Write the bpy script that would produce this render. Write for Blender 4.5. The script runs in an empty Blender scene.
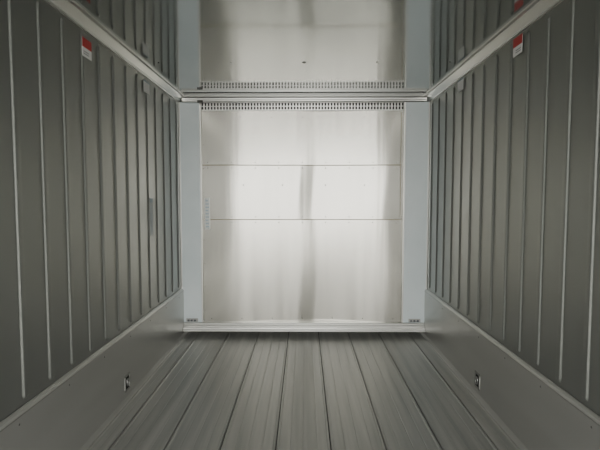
import bpy, bmesh, math, random
from mathutils import Vector, Matrix
random.seed(4)
S = bpy.context.scene
COL = S.collection

# ------------------------------------------------------------ dimensions
D = 4.17          # bulkhead face
Y0 = -1.35        # door opening
WX = 1.148        # inner half width
ZF = -1.29        # floor
ZC = 0.93         # ceiling
KX = 1.125        # kick plate face
KZ = -0.845       # kick plate top

# ------------------------------------------------------------ materials
def mat(name, col, metal=0.0, rough=0.5, spec=None):
    m = bpy.data.materials.new(name); m.use_nodes = True
    b = m.node_tree.nodes['Principled BSDF']
    b.inputs['Base Color'].default_value = (*col, 1)
    b.inputs['Metallic'].default_value = metal
    b.inputs['Roughness'].default_value = rough
    return m

def noisy(name, c1, c2, metal, r1, r2, scale=(1,1,1), nscale=4, detail=6, bump=0.0, bscale=None, lo=0.35, hi=0.65, aniso=0):
    m = mat(name, c1, metal, r1)
    nt = m.node_tree; N = nt.nodes; L = nt.links
    b = N['Principled BSDF']
    tc = N.new('ShaderNodeTexCoord'); mp = N.new('ShaderNodeMapping')
    mp.inputs['Scale'].default_value = scale
    L.new(tc.outputs['Object'], mp.inputs['Vector'])
    nz = N.new('ShaderNodeTexNoise'); nz.inputs['Scale'].default_value = nscale
    nz.inputs['Detail'].default_value = detail
    L.new(mp.outputs[0], nz.inputs['Vector'])
    mr = N.new('ShaderNodeMapRange'); mr.inputs['From Min'].default_value = lo; mr.inputs['From Max'].default_value = hi
    L.new(nz.outputs['Fac'], mr.inputs['Value'])
    mx = N.new('ShaderNodeMix'); mx.data_type = 'RGBA'
    mx.inputs['A'].default_value = (*c1, 1); mx.inputs['B'].default_value = (*c2, 1)
    L.new(mr.outputs[0], mx.inputs['Factor']); L.new(mx.outputs['Result'], b.inputs['Base Color'])
    m2 = N.new('ShaderNodeMapRange'); m2.inputs['To Min'].default_value = r1; m2.inputs['To Max'].default_value = r2
    L.new(mr.outputs[0], m2.inputs['Value']); L.new(m2.outputs[0], b.inputs['Roughness'])
    if bump:
        mp2 = N.new('ShaderNodeMapping'); mp2.inputs['Scale'].default_value = bscale or scale
        L.new(tc.outputs['Object'], mp2.inputs['Vector'])
        n2 = N.new('ShaderNodeTexNoise'); n2.inputs['Scale'].default_value = 1; n2.inputs['Detail'].default_value = 2
        L.new(mp2.outputs[0], n2.inputs['Vector'])
        bp = N.new('ShaderNodeBump'); bp.inputs['Strength'].default_value = 1.0
        bp.inputs['Distance'].default_value = bump
        L.new(n2.outputs['Fac'], bp.inputs['Height']); L.new(bp.outputs[0], b.inputs['Normal'])
    if aniso:
        tg = N.new('ShaderNodeTangent'); tg.direction_type = 'RADIAL'; tg.axis = 'Z'
        L.new(tg.outputs[0], b.inputs['Tangent'])
        b.inputs['Anisotropic'].default_value = aniso
        b.inputs['Anisotropic Rotation'].default_value = .25
    return m

M_wall = noisy('wall_steel', (.335,.345,.325), (.35,.36,.34), .75, .31, .32, (1,.7,.3), 1.0, 0)
M_kick = noisy('kick_steel', (.53,.53,.505), (.56,.56,.535), .7, .34, .36, (1,.6,4), 2, 1)
M_ceil = noisy('ceiling_steel', (.47,.49,.485), (.50,.52,.515), .9, .07, .10, (1.5,.6,1), 2, 2, .003, (1.5,1.0,1))
M_bulk = noisy('bulkhead_stainless', (.41,.40,.365), (.44,.43,.39), 1.0, .18, .21, (6,1,.3), 2, 4, .0015, (9,1,.3), aniso=.75)
M_side = noisy('side_panel_paint', (.72,.80,.81), (.78,.85,.86), .1, .35, .45, (1,1,1), 3, 3)
M_floor = noisy('floor_aluminium', (.36,.365,.345), (.54,.54,.505), .55, .44, .52, (12,.5,1), 1.6, 5, 0, None, .32, .68)
M_alu = mat('bright_aluminium', (.72,.72,.69), .9, .3)
M_alud = mat('dull_aluminium', (.42,.42,.40), .9, .4)
M_seal = mat('sealant_seam', (.12,.12,.11), .2, .6)
M_tan = mat('sealant_tan', (.36,.32,.22), .1, .6)
M_shade = mat('painted_shade', (.02,.02,.02), 0, .8)  # near-black colour standing in for shade in slots and recesses
M_gap = mat('gap_filler', (.05,.05,.048), 0, .8)
M_riv = mat('rivet_steel', (.22,.22,.21), .7, .35)
M_red = mat('label_red', (.55,.06,.06), 0, .45)
M_white = mat('label_white', (.92,.92,.9), 0, .45)
M_blue = mat('label_blue', (.30,.38,.42), 0, .5)
M_tag = mat('tag_grey', (.38,.42,.43), 0.2, .5)
M_ink = mat('label_ink', (.08,.09,.1), 0, .5)
M_out = noisy('yard_concrete', (.38,.37,.35), (.45,.44,.42), 0, .9, .95, (1,1,1), 8, 5)

# ------------------------------------------------------------ mesh helpers
def empty(name, loc=(0,0,0)):
    e = bpy.data.objects.new(name, None); e.empty_display_size = .1
    e.location = loc; COL.objects.link(e); return e

def add(name, bm, m, parent=None, smooth=False):
    me = bpy.data.meshes.new(name); bm.to_mesh(me); bm.free()
    ms = m if isinstance(m, (list, tuple)) else [m]
    for q in ms: me.materials.append(q)
    if smooth:
        for p in me.polygons: p.use_smooth = True
    o = bpy.data.objects.new(name, me); COL.objects.link(o)
    if parent:
        o.parent = parent
        o.matrix_parent_inverse = Matrix.Translation(-Vector(parent.location))
    return o

def bx(bm, x0,x1,y0,y1,z0,z1, mi=0, bev=0):
    r = bmesh.ops.create_cube(bm, size=1)
    vs = r['verts']
    for v in vs:
        v.co = Vector(((x0+x1)/2+v.co.x*(x1-x0), (y0+y1)/2+v.co.y*(y1-y0), (z0+z1)/2+v.co.z*(z1-z0)))
    fs = set(f for v in vs for f in v.link_faces)
    for f in fs: f.material_index = mi
    if bev:
        es = list(set(e for v in vs for e in v.link_edges))
        r = bmesh.ops.bevel(bm, geom=es, offset=bev, segments=2, affect='EDGES', profile=.5)
        for f in r['faces']: f.material_index = mi

def extrude_profile(bm, pts, a, b, axis='Y', mi=0):
    """closed polygon profile pts swept from a to b. axis Y: pts=(x,z); axis X: pts=(y,z)"""
    def P(p, t): return (p[0], t, p[1]) if axis == 'Y' else (t, p[0], p[1])
    A = [bm.verts.new(P(p, a)) for p in pts]; B = [bm.verts.new(P(p, b)) for p in pts]
    n = len(pts)
    fs = [bm.faces.new(A), bm.faces.new(B[::-1])]
    for i in range(n):
        fs.append(bm.faces.new((A[i], B[i], B[(i+1)%n], A[(i+1)%n])))
    for f in fs: f.material_index = mi
    bmesh.ops.recalc_face_normals(bm, faces=fs)

def dome(bm, c, axis, r, h, mi=0, seg=10):
    res = bmesh.ops.create_uvsphere(bm, u_segments=seg, v_segments=6, radius=1)
    q = Vector((0,0,1)).rotation_difference(Vector(axis)).to_matrix()
    for v in res['verts']:
        v.co = Vector(c) + q @ Vector((v.co.x*r, v.co.y*r, v.co.z*h))
        for f in v.link_faces: f.material_index = mi; f.smooth = True

# ------------------------------------------------------------ side walls with pressed ribs
PITCH = .190
RIBS = [1.80 + PITCH*i for i in range(-16, 13)]
RIBS = [r for r in RIBS if Y0+.05 < r < D-.03]
def wall(name, s):
    bm = bmesh.new()
    ys = [Y0]
    R = .023; E = .011; H = .0085
    offs = [-.023,-.0225,-.021,-.019,-.017,-.015,-.013,-.0125,-.012,0,.012,.0125,.013,.015,.017,.019,.021,.0225,.023]
    for r in RIBS: ys += [r-.026] + [r+o for o in offs] + [r+.026]
    ys += [D+.25]
    z0, z1 = KZ+.04, .83
    zs = [ZF-.03, KZ-.01, z0-.028]
    zs += [z0-.025+i*.0022 for i in range(13)]
    zs += [z0+.03, (z0+z1)/2, z1-.03] + [z1-.006+i*.004 for i in range(8)] + [ZC+.01]
    def h(y, z):
        best = 9
        for r in RIBS:
            if abs(r-y) < .05:
                dz = max(z0-z, z-z1, 0)
                best = min(best, math.hypot(y-r, dz))
        if best >= R: return 0
        t = min(1, (R-best)/E); t = t*t*(3-2*t)
        return H*t
    V = [[bm.verts.new((s*(WX-h(y,z)), y, z)) for z in zs] for y in ys]
    for i in range(len(ys)-1):
        for j in range(len(zs)-1):
            f = (V[i][j], V[i+1][j], V[i+1][j+1], V[i][j+1])
            bm.faces.new(f if s > 0 else f[::-1])
    bx(bm, min(s*(WX+.004), s*(WX+.07)), max(s*(WX+.004), s*(WX+.07)), Y0, D+.25, ZF-.03, ZC+.05)
    o = add(name, bm, M_wall)
    for p in o.data.polygons:
        p.use_smooth = abs(p.center.x) < WX+.001
    return o
wall('wall_left', -1); wall('wall_right', 1)

# ------------------------------------------------------------ kick plates
def kick(name, s):
    bm = bmesh.new()
    pr = [(s*(WX-.001), KZ), (s*(WX-.008), KZ+.002), (s*(KX+.004), KZ-.006), (s*KX, KZ-.016),
          (s*KX, ZF+.03), (s*(KX-.008), ZF+.006), (s*(KX-.012), ZF), (s*(WX-.001), ZF)]
    extrude_profile(bm, pr, Y0, D+.2)
    extrude_profile(bm, [(s*(KX+.001),KZ-.016),(s*(KX-.0015),KZ-.018),(s*(KX-.0015),KZ-.021),(s*(KX+.001),KZ-.023)], Y0, D, mi=1)
    y = .2
    while y < D-.1:
        dome(bm, (s*KX, y, KZ-.05), (-s,0,0), .005, .002, 2, 8)
        y += .38
    return add(name, bm, [M_kick, M_alud, M_riv])
kick('baseboard_left', -1); kick('baseboard_right', 1)

# ------------------------------------------------------------ floor planks
bm = bmesh.new()
seams = [-1.0+.285*i for i in range(8)]
edges = [-KX+.012] + seams + [KX-.012]
bx(bm, -WX, WX, Y0, D+.25, ZF-.06, ZF-.010, mi=1)
for a, b in zip(edges[:-1], edges[1:]):
    a += .0035; b -= .0035
    n = 4 if b-a > .2 else 2
    pts = [(a, ZF-.012), (a, ZF+.004), (a+.009, ZF+.004), (a+.014, ZF)]
    for i in range(1, n):
        x = a + (b-a)*i/n
        pts += [(x-.0035, ZF), (x-.001, ZF-.0014), (x+.001, ZF-.0014), (x+.0035, ZF)]
    pts += [(b-.014, ZF), (b-.009, ZF+.004), (b, ZF+.004), (b, ZF-.012)]
    extrude_profile(bm, pts, Y0, D+.25)
add('floor', bm, [M_floor, M_gap])

# ------------------------------------------------------------ ceiling
bm = bmesh.new()
nx, ny = 24, 40
V = [[bm.verts.new((-WX+2*WX*i/nx, Y0+(D+.25-Y0)*j/ny, ZC)) for j in range(ny+1)] for i in range(nx+1)]
for i in range(nx):
    for j in range(ny):
        bm.faces.new((V[i][j], V[i][j+1], V[i+1][j+1], V[i+1][j]))
bx(bm, -WX-.07, WX+.07, Y0, D+.25, ZC+.012, ZC+.08)
for x in (-1.0, -.5, 0, .5, 1.0):
    dome(bm, (x, 3.15, ZC), (0,0,-1), .016 if x == 0 else .006, .005, 2)
add('ceiling', bm, [M_ceil, M_alud, M_riv])

# cove trims in ceiling corners
def cove(name, s):
    bm = bmesh.new()
    pr = [(s*WX, ZC), (s*WX, .872), (s*(WX-.012), .872), (s*(WX-.014), .880), (s*(WX-.020), .884),
          (s*(WX-.044), .911), (s*(WX-.048), .918), (s*(WX-.062), .920), (s*(WX-.064), ZC)]
    extrude_profile(bm, pr, Y0, D-.002)
    return add(name, bm, M_alu)
cove('trim_1', -1); cove('trim_2', 1)

# ------------------------------------------------------------ bulkhead (end wall)
XL, XR = -.945, .915
ZB, ZT = -1.165, .885
SL = [(-.95,0),(-.82,-.01),(-.65,.03),(-.5,.07),(-.35,.045),(-.20,-.02),(-.10,.0),(-.02,.115),(.06,.115),(.14,.02),(.24,-.02),(.35,-.055),(.55,-.085),(.72,-.055),(.84,.01),(.95,0)]  # sheet slopes shaped to place the bright and dark reflection streaks
def slope(x):
    if x <= SL[0][0]: return 0
    for (a, va), (b, vb) in zip(SL[:-1], SL[1:]):
        if a <= x <= b:
            t = (x-a)/(b-a); t = t*t*(3-2*t); return va+(vb-va)*t
    return 0
bm = bmesh.new()
def sheet(x0, x1, z0, z1, y, amp, ph):
    n = 160; m = 12
    def prof(z):
        k = amp*(1+.18*math.sin(z*4+ph)); sh = .025*math.sin(z*3+ph*2)
        w = [0.0]; dx = (x1-x0)/n
        for i in range(n): w.append(w[-1]+slope(x0+(i+.5)*dx+sh)*k*dx)
        mean = [w[0]+(w[-1]-w[0])*i/n for i in range(n+1)]
        return [w[i]-mean[i] for i in range(n+1)]
    V = []
    for j in range(m+1):
        z = z0+(z1-z0)*j/m; w = prof(z)
        V.append([bm.verts.new((x0+(x1-x0)*i/n, y+w[i], z)) for i in range(n+1)])
    for j in range(m):
        for i in range(n):
            f = bm.faces.new((V[j][i], V[j][i+1], V[j+1][i+1], V[j+1][i])); f.smooth = True
    return w
zz = [ZB, -.20, .303, .80]
wv = None
for (a, b), k, ph in zip(zip(zz[:-1], zz[1:]), (1.0, .88, .82), (0, 1.3, 2.2)):
    w_ = sheet(XL, XR, a+.0015, b-.0015, D, k, ph); wv = wv or w_
def yw(x):
    i = max(0, min(160, int((x-XL)/(XR-XL)*160))); return D + wv[i]
bx(bm, -WX, WX, D+.16, D+.24, ZF, ZC, mi=3)
def seamstrip(x0, x1, z, h=.0036):
    n = 60
    for i in range(n):
        a = x0+(x1-x0)*i/n; b = x0+(x1-x0)*(i+1)/n; y = yw((a+b)/2)
        bx(bm, a, b, y-.006, y+.03, z-h, z+h, mi=1)
for z in zz[1:3]: seamstrip(XL+.01, XR-.02, z)
bx(bm, XR-.028, XR-.024, D-.006, D+.001, -.18, ZT-.1, mi=1)
for z in zz[1:3]:
    for i in range(9):
        x = XL+.06+i*(XR-XL-.12)/8
        for dz in (-.026, .026):
            dome(bm, (x, yw(x)-.001, z+dz), (0,-1,0), .0055, .008, 2, 8)
for i in range(7):
    x = XL+.08+i*(XR-XL-.16)/6
    dome(bm, (x, yw(x)-.001, .74), (0,-1,0), .0055, .008, 2, 8)
    dome(bm, (x, yw(x)-.001, ZB+.035), (0,-1,0), .0055, .008, 2, 8)
for x in (-.56, .56, 0.2, -.2):
    dome(bm, (x, yw(x)-.001, .12), (0,-1,0), .006, .008, 2, 8)
for x in (XL+.02, XR-.012):
    for k in range(9):
        dome(bm, (x, D-.002, -1.05+k*.22), (0,-1,0), .0045, .006, 2, 8)
WE = add('wall_end', bm, [M_bulk, M_tan, M_riv, M_alud])

# ventilation grille along the top of the bulkhead
bm = bmesh.new()
gz0, gz1 = .80, .875
bx(bm, XL, XR, D+.02, D+.03, gz0, gz1, mi=1)  # dark panel paints the shade behind the slats
bx(bm, XL, XR, D-.006, D+.004, gz0, gz0+.007)
bx(bm, XL, XR, D-.006, D+.004, gz1-.007, gz1)
bx(bm, XL, XR, D-.004, D+.003, (gz0+gz1)/2-.003, (gz0+gz1)/2+.003)
n = 66
for i in range(n+1):
    x = XL + (XR-XL)*i/n
    bx(bm, x-.005, x+.005, D-.003, D+.018, gz0+.004, gz1-.004)
add('ventilation_grille', bm, [M_alu, M_shade], WE)

# header profile above grille
bm = bmesh.new()
bx(bm, -WX+.04, WX-.04, D-.05, D+.10, .880, .890, bev=.002)
bx(bm, -WX+.04, WX-.04, D-.05, D-.042, .872, .904, bev=.002)
bx(bm, -WX+.04, WX-.04, D-.03, D-.0, .890, .914, mi=2)
bx(bm, -WX+.04, WX-.04, D-.045, D-.0, .914, .932, mi=1)
bx(bm, XL-.02, XL+.03, D-.052, D-.04, .862, .882, mi=2)
add('trim_3', bm, [M_alu, M_alud, M_seal])

# painted side panels left and right of the stainless sheet
def side_panel(name, xa, xb, inner):
    bm = bmesh.new()
    bx(bm, xa, xb, D-.012, D+.03, ZB, .872, bev=.003)
    x = xb if inner > 0 else xa
    bx(bm, x-.008, x+.008, D-.022, D-.008, ZB, .872, mi=1, bev=.003)
    x = (xa+.006) if inner > 0 else (xb-.006)
    bx(bm, x-.006, x+.006, D-.018, D-.008, ZB, .872, mi=1, bev=.002)
    for k in range(6):
        dome(bm, ((xa+xb)/2+inner*.06, D-.012, -1.05+k*.36), (0,-1,0), .005, .004, 1, 8)
    return add(name, bm, [M_side, M_alu], WE)
side_panel('side_panel_1', -WX+.002, XL-.004, 1)
side_panel('side_panel_2', XR+.004, WX-.002, -1)

# sill at the bottom of the bulkhead, standing off the floor
bm = bmesh.new()
pr = [(D+.03,-1.165),(D-.02,-1.165),(D-.024,-1.172),(D-.024,-1.186),(D-.045,-1.190),(D-.045,-1.204),(D-.062,-1.208),
      (D-.064,-1.214),(D-.064,-1.236),(D-.060,-1.240),(D+.03,-1.240)]
extrude_profile(bm, pr, -KX+.002, KX-.002, axis='X')
bx(bm, -KX+.002, KX-.002, D-.0665, D-.060, -1.2215, -1.212, mi=1)
bx(bm, -KX+.002, KX-.002, D-.0265, D-.022, -1.1905, -1.182, mi=1)
add('trim_4', bm, [M_alu, M_alud])

# small cable clamps on side panels above the sill
def clamp(x):
    e = empty('drain_clamp', (x, D-.03, -1.135)); e.parent = WE
    bm = bmesh.new(); bx(bm, x-.055, x+.055, D-.034, D-.0225, -1.155, -1.125, bev=.003)
    add('plate', bm, M_alud, e)
    bm = bmesh.new()
    for k in range(3):
        bx(bm, x-.042+k*.03, x-.022+k*.03, D-.044, D-.033, -1.150, -1.133, bev=.003)
    add('clips', bm, M_ink, e)
clamp(-1.045); clamp(1.03)

# ------------------------------------------------------------ stickers
def sticker(name, s, y, z, w, h, split=.5, top=None, bot=None, ink=True):
    top = top or M_red; bot = bot or M_white
    x = s*(WX-.009)
    e = empty(name, (x, y, z))
    bm = bmesh.new()
    a, b = sorted((x, x-s*.0015))
    bx(bm, a, b, y-w/2, y+w/2, z-h/2, z+h/2, 1)
    c, d = sorted((x-s*.0005, x-s*.0022))
    bx(bm, c, d, y-w/2, y+w/2, z+h/2-h*split, z+h/2, 0)
    if ink:
        for k in range(2):
            zk = z-h*.22-k*h*.12
            bx(bm, c, d, y-w*.38, y+w*.2, zk-h*.015, zk+h*.015, 2)
    add('label_sheet', bm, [top, bot, M_ink], e)
sticker('warning_sticker', -1, 2.40, .78, .10, .095)
sticker('warning_sticker', -1, 3.30, .80, .12, .085, .12, M_blue, None, False)
sticker('warning_sticker', 1, 2.46, .81, .10, .095)
sticker('warning_sticker', 1, 3.34, .82, .12, .085, .12, M_blue, None, False)
sticker('inspection_tag', -1, 3.35, -.14, .06, .28, .12, M_blue, M_tag, False)

# vertical decal on the stainless sheet
e = empty('instruction_decal', (-.895, D-.01, -.14))
bm = bmesh.new(); bx(bm, -.918, -.872, D-.014, D-.0045, -.29, .0)
add('decal_sheet', bm, mat('decal_film', (.52,.54,.53), .5, .35), e)
bm = bmesh.new()
for k in range(9):
    z = -.025-k*.03
    bx(bm, -.910, -.884+.004*(k%3), D-.0155, D-.0135, z-.007, z+.006)
add('decal_print', bm, M_blue, e)

# ------------------------------------------------------------ recessed lashing rings on kick plates
def lashing(s, y, z):
    e = empty('lashing_ring', (s*KX, y, z))
    bm = bmesh.new()
    w, h = .040, .052
    def X(a, b): return sorted((s*(KX-a), s*(KX-b)))
    a, b = X(-.001, .005)
    bx(bm, a, b, y-w, y+w, z+h-.012, z+h, bev=.001); bx(bm, a, b, y-w, y+w, z-h, z-h+.012, bev=.001)
    bx(bm, a, b, y-w, y-w+.010, z-h, z+h, bev=.001); bx(bm, a, b, y+w-.010, y+w, z-h, z+h, bev=.001)
    add('frame', bm, M_alud, e)
    bm = bmesh.new(); a, b = X(-.001, .001); bx(bm, a, b, y-w+.008, y+w-.008, z-h+.01, z+h-.01)  # flat dark plate on the face, recess shade painted in
    add('recess_shade', bm, M_shade, e)
    bm = bmesh.new()
    n, k, R, r = 20, 8, .019, .0038
    V = []
    for i in range(n):
        A = 2*math.pi*i/n
        V.append([bm.verts.new((s*(KX-.006-r*math.sin(2*math.pi*j/k)*.9), y+(R+r*math.cos(2*math.pi*j/k))*math.cos(A)*.8,
                 z+(R+r*math.cos(2*math.pi*j/k))*math.sin(A)*1.2)) for j in range(k)])
    for i in range(n):
        for j in range(k):
            bm.faces.new((V[i][j], V[(i+1)%n][j], V[(i+1)%n][(j+1)%k], V[i][(j+1)%k]))
    bmesh.ops.recalc_face_normals(bm, faces=bm.faces)
    add('ring', bm, M_alud, e, True)
lashing(-1, 2.79, -1.17); lashing(1, 2.86, -1.18)

# ------------------------------------------------------------ outside: yard seen through the open doors behind
bm = bmesh.new(); bx(bm, -30, 30, -40, Y0-.02, ZF-1.25, ZF-1.2)
add('ground', bm, M_out)

# ------------------------------------------------------------ light
w = bpy.data.worlds.new('overcast_sky'); S.world = w; w.use_nodes = True
bg = w.node_tree.nodes['Background']
bg.inputs['Color'].default_value = (1.0, .99, .965, 1); bg.inputs['Strength'].default_value = 7.6
la = bpy.data.lights.new('sky_portal', 'AREA'); la.shape = 'RECTANGLE'; la.size = 2.29; la.size_y = 2.2
la.cycles.is_portal = True
lo = bpy.data.objects.new('sky_portal', la); lo.location = (0, Y0-.01, (ZF+ZC)/2)
lo.rotation_euler = (math.radians(90), 0, 0); COL.objects.link(lo)

# ------------------------------------------------------------ camera
cd = bpy.data.cameras.new('camera'); cd.lens = 27.0; cd.sensor_width = 36; cd.clip_start = .01
co = bpy.data.objects.new('camera', cd); COL.objects.link(co)
co.rotation_euler = (math.radians(90-3.43), 0, math.radians(.5))
S.camera = co
